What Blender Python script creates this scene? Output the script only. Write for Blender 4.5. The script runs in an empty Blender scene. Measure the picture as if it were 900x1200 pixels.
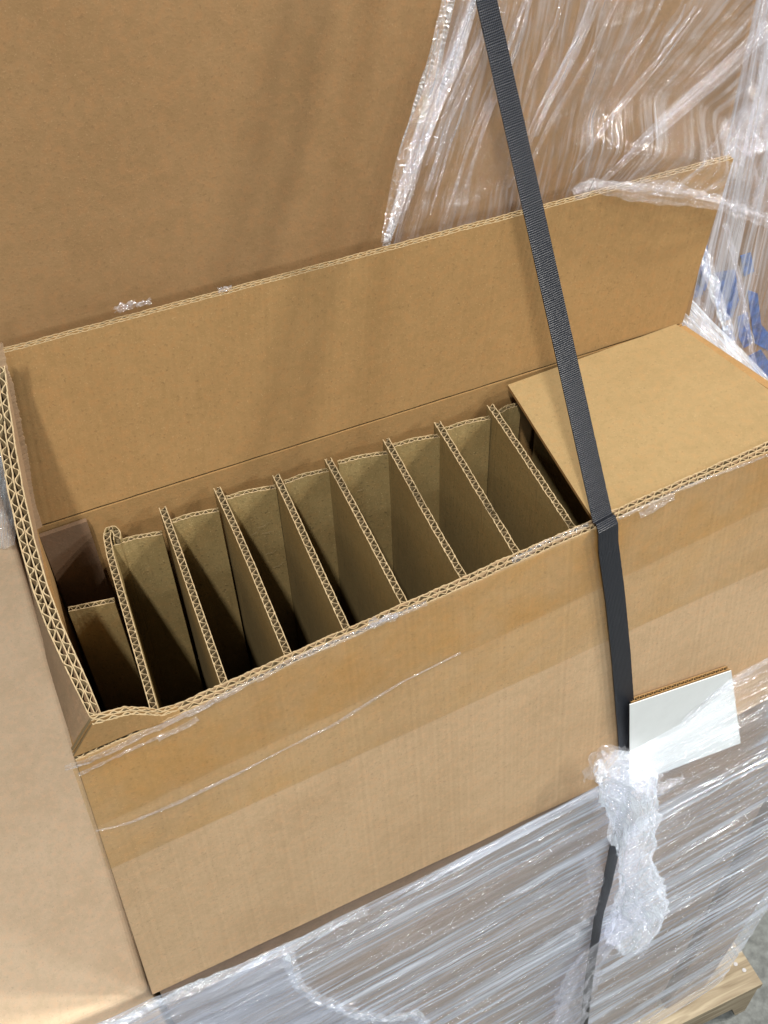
import bpy, math, random
from mathutils import Vector, Matrix, noise
random.seed(7)
V = Vector
C = bpy.context.scene
# ------------------------------------------------------------------ camera
FOC = 1390.285                      # focal length in pixels of a 900 x 1200 frame
MR = ((0.91633079, -0.39935489, -0.02921564),
      (-0.31775799, -0.680826, -0.65992864),
      (0.24365496, 0.61399644, -0.75076004))     # rows: camera right, down, forward in world axes
CAM = V((0, 0, 0.7))
cd = bpy.data.cameras.new('camera')
cd.sensor_fit = 'VERTICAL'; cd.sensor_height = 24; cd.sensor_width = 18
cd.lens = FOC / 1200 * 24
cd.clip_start = 0.02; cd.clip_end = 200
co = bpy.data.objects.new('camera', cd); C.collection.objects.link(co)
m3 = Matrix((V(MR[0]), -V(MR[1]), -V(MR[2]))).transposed()
co.matrix_world = Matrix.Translation(CAM) @ m3.to_4x4()
C.camera = co
# ------------------------------------------------------------------ world and lamps
w = bpy.data.worlds.new('World'); C.world = w; w.use_nodes = True
w.node_tree.nodes['Background'].inputs[0].default_value = (0.80, 0.90, 1.0, 1)
w.node_tree.nodes['Background'].inputs[1].default_value = 0.12
AIM = V((0.25, 0.6, 0))


def lamp(name, d, dist, sx, sy, power, col, tilt=False):
    """ceiling strip light or added fill: sx across, sy along y, hanging level unless tilted to the pallet"""
    L = bpy.data.lights.new(name, 'AREA'); L.shape = 'RECTANGLE'; L.size = sx; L.size_y = sy
    L.energy = power; L.color = col
    o = bpy.data.objects.new(name, L); C.collection.objects.link(o)
    d = V(d).normalized()
    o.location = AIM + d * dist
    if tilt: o.rotation_euler = d.to_track_quat('Z', 'Y').to_euler()
    return o


lamp('ceiling_or_fill_lamp', (-0.31, -0.50, 1.0), 3.4, 0.12, 0.35, 112, (1.0, 0.95, 0.88))
lamp('ceiling_or_fill_lamp', (0.80, -0.27, 1.0), 3.4, 0.09, 0.22, 118, (1.0, 0.94, 0.86))
lamp('ceiling_or_fill_lamp', (0.92, -0.50, 1.0), 3.4, 0.09, 0.22, 84, (1.0, 0.94, 0.86))
lamp('ceiling_or_fill_lamp', (-0.5, -1.9, 1.0), 5.0, 0.9, 0.20, 36, (0.90, 0.95, 1.0), True)  # added low front fill for the upright faces and film highlights
lamp('ceiling_or_fill_lamp', (1.3, -1.5, 1.0), 2.9, 0.5, 0.2, 13, (0.92, 0.96, 1.0), True)  # added close fill at right front, so the front face dims toward the left
lamp('ceiling_or_fill_lamp', (0.605, -0.72, 0.40), 6.0, 0.5, 0.16, 40, (0.90, 0.95, 1.0), True)  # added lamp, aimed to put a sheen on the strap's upper end
C.view_settings.view_transform = 'Standard'; C.view_settings.look = 'None'
C.view_settings.exposure = 0.0; C.view_settings.gamma = 1
C.cycles.transparent_max_bounces = 24
C.cycles.max_bounces = 10
C.cycles.sample_clamp_indirect = 6


# ------------------------------------------------------------------ measuring helpers (points on real planes)
def ray(px, py):
    a, b, c = px - 450, py - 600, FOC
    return V((MR[0][0] * a + MR[1][0] * b + MR[2][0] * c,
              MR[0][1] * a + MR[1][1] * b + MR[2][1] * c,
              MR[0][2] * a + MR[1][2] * b + MR[2][2] * c))


def onz(px, py, z=0.0):
    r = ray(px, py); return CAM + r * ((z - CAM.z) / r.z)


def ony(px, py, y):
    r = ray(px, py); return CAM + r * ((y - CAM.y) / r.y)


FX0, FY0, FM = -0.048, 0.457, 0.0752        # the front face runs along y = FY0 + FM (x - FX0)


def fy(x): return FY0 + FM * (x - FX0)


def onf(px, py, off=0.0):
    r = ray(px, py)
    t = (FY0 - off - FM * FX0 - CAM.y + FM * CAM.x) / (r.y - FM * r.x)
    return CAM + r * t


# ------------------------------------------------------------------ materials
def newmat(name):
    m = bpy.data.materials.new(name); m.use_nodes = True
    nt = m.node_tree; nt.nodes.clear()
    out = nt.nodes.new('ShaderNodeOutputMaterial')
    return m, nt, out


def N(nt, kind, **kw):
    n = nt.nodes.new('ShaderNode' + kind)
    for k, v in kw.items():
        if k.startswith('i_'):
            n.inputs[k[2:].replace('_', ' ')].default_value = v
        else:
            setattr(n, k, v)
    return n


def ramp(nt, a, b, ca=(0, 0, 0, 1), cb=(1, 1, 1, 1)):
    r = nt.nodes.new('ShaderNodeValToRGB')
    r.color_ramp.elements[0].position = a; r.color_ramp.elements[1].position = b
    r.color_ramp.elements[0].color = ca; r.color_ramp.elements[1].color = cb
    return r


def kraft(name, col, mottle=0.10, fleck=0.5, rough=0.78, flute=0.0, flute_axis=0, grain=1.0, stain=None, seed=0.0, streak=0.0):
    m, nt, out = newmat(name); L = nt.links
    p = N(nt, 'BsdfPrincipled'); p.inputs['Roughness'].default_value = rough
    p.inputs['Specular IOR Level'].default_value = 0.28
    tc = N(nt, 'TexCoord')
    mp = N(nt, 'Mapping'); mp.inputs['Location'].default_value = (seed, seed * 1.7, seed * .6)
    L.new(tc.outputs['Object'], mp.inputs['Vector'])
    n1 = N(nt, 'TexNoise', i_Scale=9.0, i_Detail=5.0); L.new(mp.outputs[0], n1.inputs['Vector'])
    n2 = N(nt, 'TexNoise', i_Scale=420.0, i_Detail=3.0); L.new(mp.outputs[0], n2.inputs['Vector'])
    n3 = N(nt, 'TexNoise', i_Scale=60.0, i_Detail=4.0); L.new(mp.outputs[0], n3.inputs['Vector'])
    v = N(nt, 'TexVoronoi', i_Scale=230.0); L.new(mp.outputs[0], v.inputs['Vector'])
    n4 = N(nt, 'TexNoise', i_Scale=900.0, i_Detail=2.0); L.new(mp.outputs[0], n4.inputs['Vector'])

    def mixc(fac_sock, a_sock, b, mode='MIX'):
        mx = N(nt, 'Mix', data_type='RGBA', blend_type=mode)
        L.new(fac_sock, mx.inputs[0]); L.new(a_sock, mx.inputs[6])
        if isinstance(b, tuple): mx.inputs[7].default_value = b
        else: L.new(b, mx.inputs[7])
        return mx.outputs[2]
    base = N(nt, 'RGB'); base.outputs[0].default_value = (*col, 1)
    r1 = ramp(nt, 0.35, 0.68); L.new(n1.outputs[0], r1.inputs[0])
    s = base.outputs[0]
    a1 = N(nt, 'Math', operation='MULTIPLY'); L.new(r1.outputs[0], a1.inputs[0]); a1.inputs[1].default_value = min(1, mottle * 4)
    s = mixc(a1.outputs[0], s, tuple(c * k for c, k in zip(col, (0.80, 0.76, 0.70))) + (1,))
    r3 = ramp(nt, 0.42, 0.62); L.new(n3.outputs[0], r3.inputs[0])
    a3 = N(nt, 'Math', operation='MULTIPLY'); L.new(r3.outputs[0], a3.inputs[0]); a3.inputs[1].default_value = 0.22
    s = mixc(a3.outputs[0], s, tuple(min(1, c * k) for c, k in zip(col, (1.14, 1.15, 1.2))) + (1,))
    n5 = N(nt, 'TexNoise', i_Scale=150.0, i_Detail=3.0, i_Roughness=0.6); L.new(mp.outputs[0], n5.inputs['Vector'])
    for (lo_, hi_, am_, tn) in ((0.50, 0.66, 0.50, (1.10, 0.99, 0.92)), (0.50, 0.34, 0.50, (0.86, 0.87, 0.82))):
        r5 = ramp(nt, min(lo_, hi_), max(lo_, hi_)) if lo_ < hi_ else ramp(nt, hi_, lo_, (1, 1, 1, 1), (0, 0, 0, 1))
        L.new(n5.outputs[0], r5.inputs[0])
        a5 = N(nt, 'Math', operation='MULTIPLY'); L.new(r5.outputs[0], a5.inputs[0]); a5.inputs[1].default_value = am_
        s = mixc(a5.outputs[0], s, tuple(c * k for c, k in zip(col, tn)) + (1,))
    # fibre flecks, dark and pale
    rf = ramp(nt, 0.60, 0.72); L.new(n2.outputs[0], rf.inputs[0])
    af = N(nt, 'Math', operation='MULTIPLY'); L.new(rf.outputs[0], af.inputs[0]); af.inputs[1].default_value = fleck
    s = mixc(af.outputs[0], s, tuple(c * 0.55 for c in col) + (1,))
    rg = ramp(nt, 0.62, 0.75); L.new(n4.outputs[0], rg.inputs[0])
    ag = N(nt, 'Math', operation='MULTIPLY'); L.new(rg.outputs[0], ag.inputs[0]); ag.inputs[1].default_value = fleck * .8
    s = mixc(ag.outputs[0], s, tuple(min(1, c * 1.6 + .05) for c in col) + (1,))
    rv = ramp(nt, 0.03, 0.09, (1, 1, 1, 1), (0, 0, 0, 1)); L.new(v.outputs['Distance'], rv.inputs[0])
    av = N(nt, 'Math', operation='MULTIPLY'); L.new(rv.outputs[0], av.inputs[0]); av.inputs[1].default_value = fleck * .7
    s = mixc(av.outputs[0], s, tuple(c * 0.42 for c in col) + (1,))
    if stain:
        ns = N(nt, 'TexNoise', i_Scale=14.0, i_Detail=6.0, i_Roughness=0.65); L.new(mp.outputs[0], ns.inputs['Vector'])
        rs = ramp(nt, 0.50, 0.66); L.new(ns.outputs[0], rs.inputs[0])
        as_ = N(nt, 'Math', operation='MULTIPLY'); L.new(rs.outputs[0], as_.inputs[0]); as_.inputs[1].default_value = 0.5
        s = mixc(as_.outputs[0], s, stain + (1,))
    if streak:
        mz = N(nt, 'Mapping'); mz.inputs['Scale'].default_value = (260, 260, 22); L.new(tc.outputs['Object'], mz.inputs[0])
        nz = N(nt, 'TexNoise', i_Scale=1.0, i_Detail=4.0, i_Roughness=0.6); L.new(mz.outputs[0], nz.inputs['Vector'])
        rz = ramp(nt, 0.50, 0.70); L.new(nz.outputs[0], rz.inputs[0])
        mw = N(nt, 'Mapping'); mw.inputs['Scale'].default_value = (30, 30, 14); L.new(tc.outputs['Object'], mw.inputs[0])
        nw_ = N(nt, 'TexNoise', i_Scale=1.0, i_Detail=5.0, i_Roughness=0.7); L.new(mw.outputs[0], nw_.inputs['Vector'])
        rw_ = ramp(nt, 0.46, 0.62); L.new(nw_.outputs[0], rw_.inputs[0])
        az = N(nt, 'Math', operation='MULTIPLY'); L.new(rz.outputs[0], az.inputs[0]); L.new(rw_.outputs[0], az.inputs[1])
        aq = N(nt, 'Math', operation='MULTIPLY'); L.new(az.outputs[0], aq.inputs[0]); aq.inputs[1].default_value = streak
        s = mixc(aq.outputs[0], s, tuple(c * 0.45 for c in col) + (1,))
    L.new(s, p.inputs['Base Color'])
    # relief: paper grain, faint corrugation read through the liner
    b1 = N(nt, 'Bump', i_Strength=0.25 * grain, i_Distance=0.0006); L.new(n2.outputs[0], b1.inputs['Height'])
    b2 = N(nt, 'Bump', i_Strength=0.35, i_Distance=0.003); L.new(n1.outputs[0], b2.inputs['Height']); L.new(b1.outputs[0], b2.inputs['Normal'])
    last = b2
    if flute > 0:
        wv = N(nt, 'TexWave', wave_type='BANDS', bands_direction='XYZ'[flute_axis], i_Scale=22.0, i_Distortion=0.25)
        wv.inputs['Detail'].default_value = 0
        L.new(tc.outputs['Object'], wv.inputs['Vector'])
        b3 = N(nt, 'Bump', i_Strength=flute, i_Distance=0.0004); L.new(wv.outputs[0], b3.inputs['Height']); L.new(last.outputs[0], b3.inputs['Normal'])
        last = b3
    L.new(last.outputs[0], p.inputs['Normal'])
    L.new(p.outputs[0], out.inputs[0])
    return m


K = {}
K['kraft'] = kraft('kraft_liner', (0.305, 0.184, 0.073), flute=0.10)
K['kraft_back'] = kraft('kraft_liner_tall', (0.285, 0.172, 0.077), mottle=0.16, fleck=.35, flute=0.08, seed=2.0)
K['kraft_pale'] = kraft('kraft_liner_pale', (0.68, 0.53, 0.37), mottle=0.14, fleck=.35, flute=0.10, seed=4.0)
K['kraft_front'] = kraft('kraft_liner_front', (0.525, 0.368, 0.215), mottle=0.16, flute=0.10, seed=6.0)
K['kraft_pink'] = kraft('kraft_liner_torn', (0.35, 0.240, 0.145), mottle=0.2, flute=0.0, grain=2.0, seed=3.0)
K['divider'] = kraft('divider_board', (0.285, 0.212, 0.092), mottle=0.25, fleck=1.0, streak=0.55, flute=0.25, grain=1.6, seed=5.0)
K['cut'] = kraft('cut_edge', (0.41, 0.32, 0.19), mottle=0.15, fleck=0.5, grain=2, seed=1.0)
K['flute'] = kraft('corrugated_medium', (0.20, 0.15, 0.08), mottle=0.15, fleck=0.5, seed=1.5)
K['wood'] = None


def film_mat(name, milk=0.5, fu=6.0, fv=150.0, lo=0.35, hi=0.75, base=0.12, crink=0.5, gloss=0.35, bump=1.0, tint=(0.72, 0.75, 0.82), vor=0.0):
    """clear stretch film; UV is (along the pull, across the pull) in metres"""
    m, nt, out = newmat(name); L = nt.links
    uv = N(nt, 'UVMap'); uv.uv_map = 'UVMap'
    mp = N(nt, 'Mapping'); mp.inputs['Scale'].default_value = (fu, fv, 1); L.new(uv.outputs[0], mp.inputs[0])
    mq = N(nt, 'Mapping'); mq.inputs['Scale'].default_value = (fu * 2.4, fv * 3.3, 1); mq.inputs['Location'].default_value = (3, 5, 1); L.new(uv.outputs[0], mq.inputs[0])
    mb = N(nt, 'Mapping'); mb.inputs['Scale'].default_value = (fu * .45, fv * .14, 1); mb.inputs['Location'].default_value = (8, 2, 4); L.new(uv.outputs[0], mb.inputs[0])
    mc = N(nt, 'Mapping'); mc.inputs['Scale'].default_value = (95, 130, 1); L.new(uv.outputs[0], mc.inputs[0])
    s1 = N(nt, 'TexNoise', i_Scale=1.0, i_Detail=3.0, i_Roughness=0.6, i_Distortion=0.35); L.new(mp.outputs[0], s1.inputs[0])
    s2 = N(nt, 'TexNoise', i_Scale=1.0, i_Detail=2.0, i_Distortion=0.3); L.new(mq.outputs[0], s2.inputs[0])
    sb = N(nt, 'TexNoise', i_Scale=1.0, i_Detail=2.0); L.new(mb.outputs[0], sb.inputs[0])
    at = N(nt, 'Attribute', attribute_name='layers')
    cr = N(nt, 'TexNoise', i_Scale=1.0, i_Detail=4.0, i_Roughness=0.7, i_Distortion=1.4); L.new(mc.outputs[0], cr.inputs[0])
    mpt = N(nt, 'Mapping'); mpt.inputs['Scale'].default_value = (7, 16, 1); L.new(uv.outputs[0], mpt.inputs[0])
    pt = N(nt, 'TexNoise', i_Scale=1.0, i_Detail=3.0); L.new(mpt.outputs[0], pt.inputs[0])
    pr = ramp(nt, 0.48, 0.66); L.new(pt.outputs[0], pr.inputs[0])
    ad = N(nt, 'Math', operation='MULTIPLY_ADD'); L.new(s1.outputs[0], ad.inputs[0]); ad.inputs[1].default_value = 0.5
    a2 = N(nt, 'Math', operation='MULTIPLY'); L.new(sb.outputs[0], a2.inputs[0]); a2.inputs[1].default_value = 0.3
    L.new(a2.outputs[0], ad.inputs[2])
    a3 = N(nt, 'Math', operation='MULTIPLY_ADD'); L.new(s2.outputs[0], a3.inputs[0]); a3.inputs[1].default_value = 0.2; L.new(ad.outputs[0], a3.inputs[2])
    rm = ramp(nt, lo, hi); L.new(a3.outputs[0], rm.inputs[0])
    fac = N(nt, 'Math', operation='MULTIPLY_ADD'); L.new(rm.outputs[0], fac.inputs[0]); fac.inputs[1].default_value = milk; fac.inputs[2].default_value = base
    fac.use_clamp = True
    om = N(nt, 'Math', operation='SUBTRACT'); om.inputs[0].default_value = 1.0; L.new(at.outputs['Fac'], om.inputs[1])
    f2 = N(nt, 'Math', operation='MULTIPLY'); L.new(fac.outputs[0], f2.inputs[0]); L.new(om.outputs[0], f2.inputs[1]); fac = f2
    # bump
    b1 = N(nt, 'Bump', i_Strength=0.9 * bump, i_Distance=0.004); L.new(s1.outputs[0], b1.inputs['Height'])
    b2 = N(nt, 'Bump', i_Strength=0.7 * bump, i_Distance=0.0014); L.new(s2.outputs[0], b2.inputs['Height']); L.new(b1.outputs[0], b2.inputs['Normal'])
    cm = N(nt, 'Math', operation='MULTIPLY'); L.new(cr.outputs[0], cm.inputs[0]); L.new(pr.outputs[0], cm.inputs[1])
    b3 = N(nt, 'Bump', i_Strength=crink, i_Distance=0.008); L.new(cm.outputs[0], b3.inputs['Height']); L.new(b2.outputs[0], b3.inputs['Normal'])
    if vor:
        mv = N(nt, 'Mapping'); mv.inputs['Scale'].default_value = (120, 90, 1); L.new(uv.outputs[0], mv.inputs[0])
        nd = N(nt, 'TexNoise', i_Scale=1.5, i_Detail=2.0); L.new(mv.outputs[0], nd.inputs[0])
        va = N(nt, 'VectorMath', operation='MULTIPLY_ADD'); L.new(nd.outputs['Color'], va.inputs[0]); va.inputs[1].default_value = (2.5, 2.5, 0); L.new(mv.outputs[0], va.inputs[2])
        vo = N(nt, 'TexVoronoi', i_Scale=1.0, feature='DISTANCE_TO_EDGE'); L.new(va.outputs[0], vo.inputs['Vector'])
        vr = ramp(nt, 0.0, 0.35); L.new(vo.outputs['Distance'], vr.inputs[0])
        b4 = N(nt, 'Bump', i_Strength=vor, i_Distance=0.006); L.new(vr.outputs[0], b4.inputs['Height']); L.new(b3.outputs[0], b4.inputs['Normal'])
        b3 = b4
    tr = N(nt, 'BsdfTransparent'); tr.inputs[0].default_value = (0.97, 0.97, 0.985, 1)
    df = N(nt, 'BsdfDiffuse'); df.inputs[0].default_value = (*[c * .82 for c in tint], 1); L.new(b3.outputs[0], df.inputs['Normal'])
    tl = N(nt, 'BsdfTranslucent'); tl.inputs[0].default_value = (*[c * .8 for c in tint], 1)
    dt = N(nt, 'MixShader'); dt.inputs[0].default_value = 0.25; L.new(df.outputs[0], dt.inputs[1]); L.new(tl.outputs[0], dt.inputs[2])
    mx = N(nt, 'MixShader'); L.new(fac.outputs[0], mx.inputs[0]); L.new(tr.outputs[0], mx.inputs[1]); L.new(dt.outputs[0], mx.inputs[2])
    gl = N(nt, 'BsdfGlossy'); gl.inputs['Roughness'].default_value = 0.085; L.new(b3.outputs[0], gl.inputs['Normal'])
    fr = N(nt, 'LayerWeight'); L.new(b3.outputs[0], fr.inputs['Normal'])
    pw = N(nt, 'Math', operation='POWER'); L.new(fr.outputs['Facing'], pw.inputs[0]); pw.inputs[1].default_value = 4.0
    gf = N(nt, 'Math', operation='MULTIPLY_ADD'); L.new(pw.outputs[0], gf.inputs[0]); gf.inputs[1].default_value = 0.22; gf.inputs[2].default_value = 0.03 + gloss * .20
    gf.use_clamp = True
    L.new(gf.outputs[0], gl.inputs[0])
    m2 = N(nt, 'AddShader'); L.new(mx.outputs[0], m2.inputs[0]); L.new(gl.outputs[0], m2.inputs[1])
    L.new(m2.outputs[0], out.inputs[0])
    return m


K['film_low'] = film_mat('stretch_film_layers', milk=0.66, fu=2.6, fv=105, lo=0.455, hi=0.575, base=0.11, crink=1.0, gloss=1.4, bump=2.4, tint=(0.72, 0.81, 0.96))
K['film_up'] = film_mat('stretch_film_clear', milk=0.42, fu=5, fv=150, lo=0.45, hi=0.64, base=0.05, crink=1.0, gloss=0.22, bump=0.8)
K['film_right'] = film_mat('stretch_film_side', milk=0.55, fu=2.5, fv=85, lo=0.48, hi=0.58, base=0.03, crink=0.6, gloss=1.0, bump=1.5)
K['film_bunch'] = film_mat('stretch_film_bunched', milk=0.50, fu=9, fv=75, lo=0.46, hi=0.60, base=0.12, crink=1.0, gloss=1.3, bump=1.1, tint=(0.78, 0.87, 0.96), vor=0.6)
K['film_scrap'] = film_mat('stretch_film_scrap', milk=0.34, fu=14, fv=420, lo=0.42, hi=0.62, base=0.07, vor=.6, crink=0.9, gloss=0.5, bump=1.0)


def tape_mat():
    m, nt, out = newmat('packing_tape'); L = nt.links
    tc = N(nt, 'TexCoord')
    n = N(nt, 'TexNoise', i_Scale=16.0, i_Detail=6.0, i_Roughness=0.65); L.new(tc.outputs['Object'], n.inputs[0])
    r = ramp(nt, 0.42, 0.72, (1.0, 0.968, 0.89, 1), (1.0, 0.935, 0.79, 1)); L.new(n.outputs[0], r.inputs[0])
    tr = N(nt, 'BsdfTransparent'); L.new(r.outputs[0], tr.inputs[0])
    gl = N(nt, 'BsdfGlossy'); gl.inputs['Roughness'].default_value = 0.22
    n2 = N(nt, 'TexNoise', i_Scale=60.0, i_Detail=3.0); L.new(tc.outputs['Object'], n2.inputs[0])
    b = N(nt, 'Bump', i_Strength=0.3, i_Distance=0.001); L.new(n2.outputs[0], b.inputs['Height']); L.new(b.outputs[0], gl.inputs['Normal'])
    lw_ = N(nt, 'LayerWeight'); L.new(b.outputs[0], lw_.inputs['Normal'])
    pw = N(nt, 'Math', operation='POWER'); L.new(lw_.outputs['Facing'], pw.inputs[0]); pw.inputs[1].default_value = 4.0
    fr = N(nt, 'Math', operation='MULTIPLY_ADD'); L.new(pw.outputs[0], fr.inputs[0]); fr.inputs[1].default_value = 0.4; fr.inputs[2].default_value = 0.04
    mx = N(nt, 'MixShader'); L.new(fr.outputs[0], mx.inputs[0]); L.new(tr.outputs[0], mx.inputs[1]); L.new(gl.outputs[0], mx.inputs[2])
    L.new(mx.outputs[0], out.inputs[0])
    return m


K['tape'] = tape_mat()


def strap_mat():
    m, nt, out = newmat('woven_webbing'); L = nt.links
    uv = N(nt, 'UVMap'); uv.uv_map = 'UVMap'
    p = N(nt, 'BsdfPrincipled')
    wv = N(nt, 'TexWave', wave_type='BANDS', bands_direction='Y', i_Scale=1.0, i_Distortion=1.6)
    wv.inputs['Detail'].default_value = 1
    mp = N(nt, 'Mapping'); mp.inputs['Scale'].default_value = (80, 200, 1); L.new(uv.outputs[0], mp.inputs[0]); L.new(mp.outputs[0], wv.inputs[0])
    wx = N(nt, 'TexWave', wave_type='BANDS', bands_direction='X', i_Scale=1.0, i_Distortion=0.6)
    mx_ = N(nt, 'Mapping'); mx_.inputs['Scale'].default_value = (230, 20, 1); L.new(uv.outputs[0], mx_.inputs[0]); L.new(mx_.outputs[0], wx.inputs[0])
    ml = N(nt, 'Math', operation='MULTIPLY_ADD'); L.new(wx.outputs[0], ml.inputs[0]); ml.inputs[1].default_value = 0.45; L.new(wv.outputs[0], ml.inputs[2])
    r = ramp(nt, 0.15, 1.0, (0.003, 0.0035, 0.005, 1), (0.020, 0.024, 0.034, 1)); L.new(ml.outputs[0], r.inputs[0])
    L.new(r.outputs[0], p.inputs['Base Color'])
    p.inputs['Roughness'].default_value = 0.30; p.inputs['Specular IOR Level'].default_value = 0.38
    b = N(nt, 'Bump', i_Strength=0.6, i_Distance=0.0008); L.new(ml.outputs[0], b.inputs['Height']); L.new(b.outputs[0], p.inputs['Normal'])
    L.new(p.outputs[0], out.inputs[0])
    return m


K['strap'] = strap_mat()


def plain(name, col, rough=0.6, nscale=40, var=0.25, bump=0.2, spec=0.4):
    m, nt, out = newmat(name); L = nt.links
    p = N(nt, 'BsdfPrincipled'); p.inputs['Roughness'].default_value = rough; p.inputs['Specular IOR Level'].default_value = spec
    tc = N(nt, 'TexCoord'); n = N(nt, 'TexNoise', i_Scale=nscale, i_Detail=6.0, i_Roughness=0.65); L.new(tc.outputs['Object'], n.inputs[0])
    r = ramp(nt, 0.35, 0.68, tuple(c * (1 - var) for c in col) + (1,), tuple(min(1, c * (1 + var)) for c in col) + (1,)); L.new(n.outputs[0], r.inputs[0])
    L.new(r.outputs[0], p.inputs['Base Color'])
    b = N(nt, 'Bump', i_Strength=bump, i_Distance=0.002); L.new(n.outputs[0], b.inputs['Height']); L.new(b.outputs[0], p.inputs['Normal'])
    L.new(p.outputs[0], out.inputs[0])
    return m


K['white'] = plain('white_card', (0.70, 0.74, 0.74), 0.5, 30, 0.03, 0.1)
K['blue'] = plain('blue_print', (0.012, 0.065, 0.24), 0.6, 90, 0.6, 0.1)
K['floor'] = plain('concrete', (0.17, 0.185, 0.18), 0.55, 45, 0.35, 0.4)


def wood_mat():
    m, nt, out = newmat('pine_wood'); L = nt.links
    p = N(nt, 'BsdfPrincipled'); p.inputs['Roughness'].default_value = 0.7
    tc = N(nt, 'TexCoord'); mp = N(nt, 'Mapping'); mp.inputs['Scale'].default_value = (3, 30, 30); L.new(tc.outputs['Object'], mp.inputs[0])
    n = N(nt, 'TexNoise', i_Scale=3.0, i_Detail=6.0, i_Distortion=0.8); L.new(mp.outputs[0], n.inputs[0])
    r = ramp(nt, 0.3, 0.7, (0.20, 0.15, 0.09, 1), (0.46, 0.39, 0.27, 1)); L.new(n.outputs[0], r.inputs[0]); L.new(r.outputs[0], p.inputs['Base Color'])
    b = N(nt, 'Bump', i_Strength=0.4, i_Distance=0.002); L.new(n.outputs[0], b.inputs['Height']); L.new(b.outputs[0], p.inputs['Normal'])
    L.new(p.outputs[0], out.inputs[0]); return m


K['wood'] = wood_mat()
K['metal'] = plain('galvanised_nail', (0.5, 0.5, 0.52), 0.3, 60, 0.2, 0.1, 0.9)


# ------------------------------------------------------------------ mesh helpers
class MB:
    def __init__(s): s.v = []; s.f = []; s.m = []; s.uv = {}

    def add(s, vs, fs, mi=0, uvs=None):
        b = len(s.v); s.v += [V(v) for v in vs]
        for f in fs: s.f.append(tuple(b + i for i in f)); s.m.append(mi)
        if uvs:
            for i, u in enumerate(uvs): s.uv[b + i] = u

    def build(s, name, mats, parent=None, base=None, smooth=False):
        if base is None: base = V(parent['_base']) if parent is not None else V((0, 0, 0))
        base = V(base)
        me = bpy.data.meshes.new(name)
        me.from_pydata([tuple(v - base) for v in s.v], [], s.f)
        for mt in (mats if isinstance(mats, (list, tuple)) else [mats]): me.materials.append(mt)
        me.polygons.foreach_set('material_index', s.m)
        if s.uv:
            ul = me.uv_layers.new(name='UVMap')
            for lp in me.loops: ul.data[lp.index].uv = s.uv.get(lp.vertex_index, (0, 0))
        if smooth: me.polygons.foreach_set('use_smooth', [True] * len(me.polygons))
        me.update()
        o = bpy.data.objects.new(name, me); C.collection.objects.link(o)
        if parent is not None: o.parent = parent
        else: o.location = base
        return o


def tag(o, label=None, cat=None, group=None, kind=None):
    if label: o['label'] = label
    if cat: o['category'] = cat
    if group: o['group'] = group
    if kind: o['kind'] = kind
    return o


def thing(name, base, label, cat, group=None):
    o = bpy.data.objects.new(name, None); C.collection.objects.link(o)
    o.location = base; o.empty_display_size = 0.05; o['_base'] = tuple(base)
    return tag(o, label, cat, group)


def resample(pts, step):
    out = [V(pts[0])]; acc = [0.0]
    for a, b in zip(pts[:-1], pts[1:]):
        a, b = V(a), V(b); L = (b - a).length; n = max(1, int(round(L / step)))
        for i in range(1, n + 1): out.append(a.lerp(b, i / n)); acc.append(acc[-1] + L / n)
    return out, acc


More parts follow.
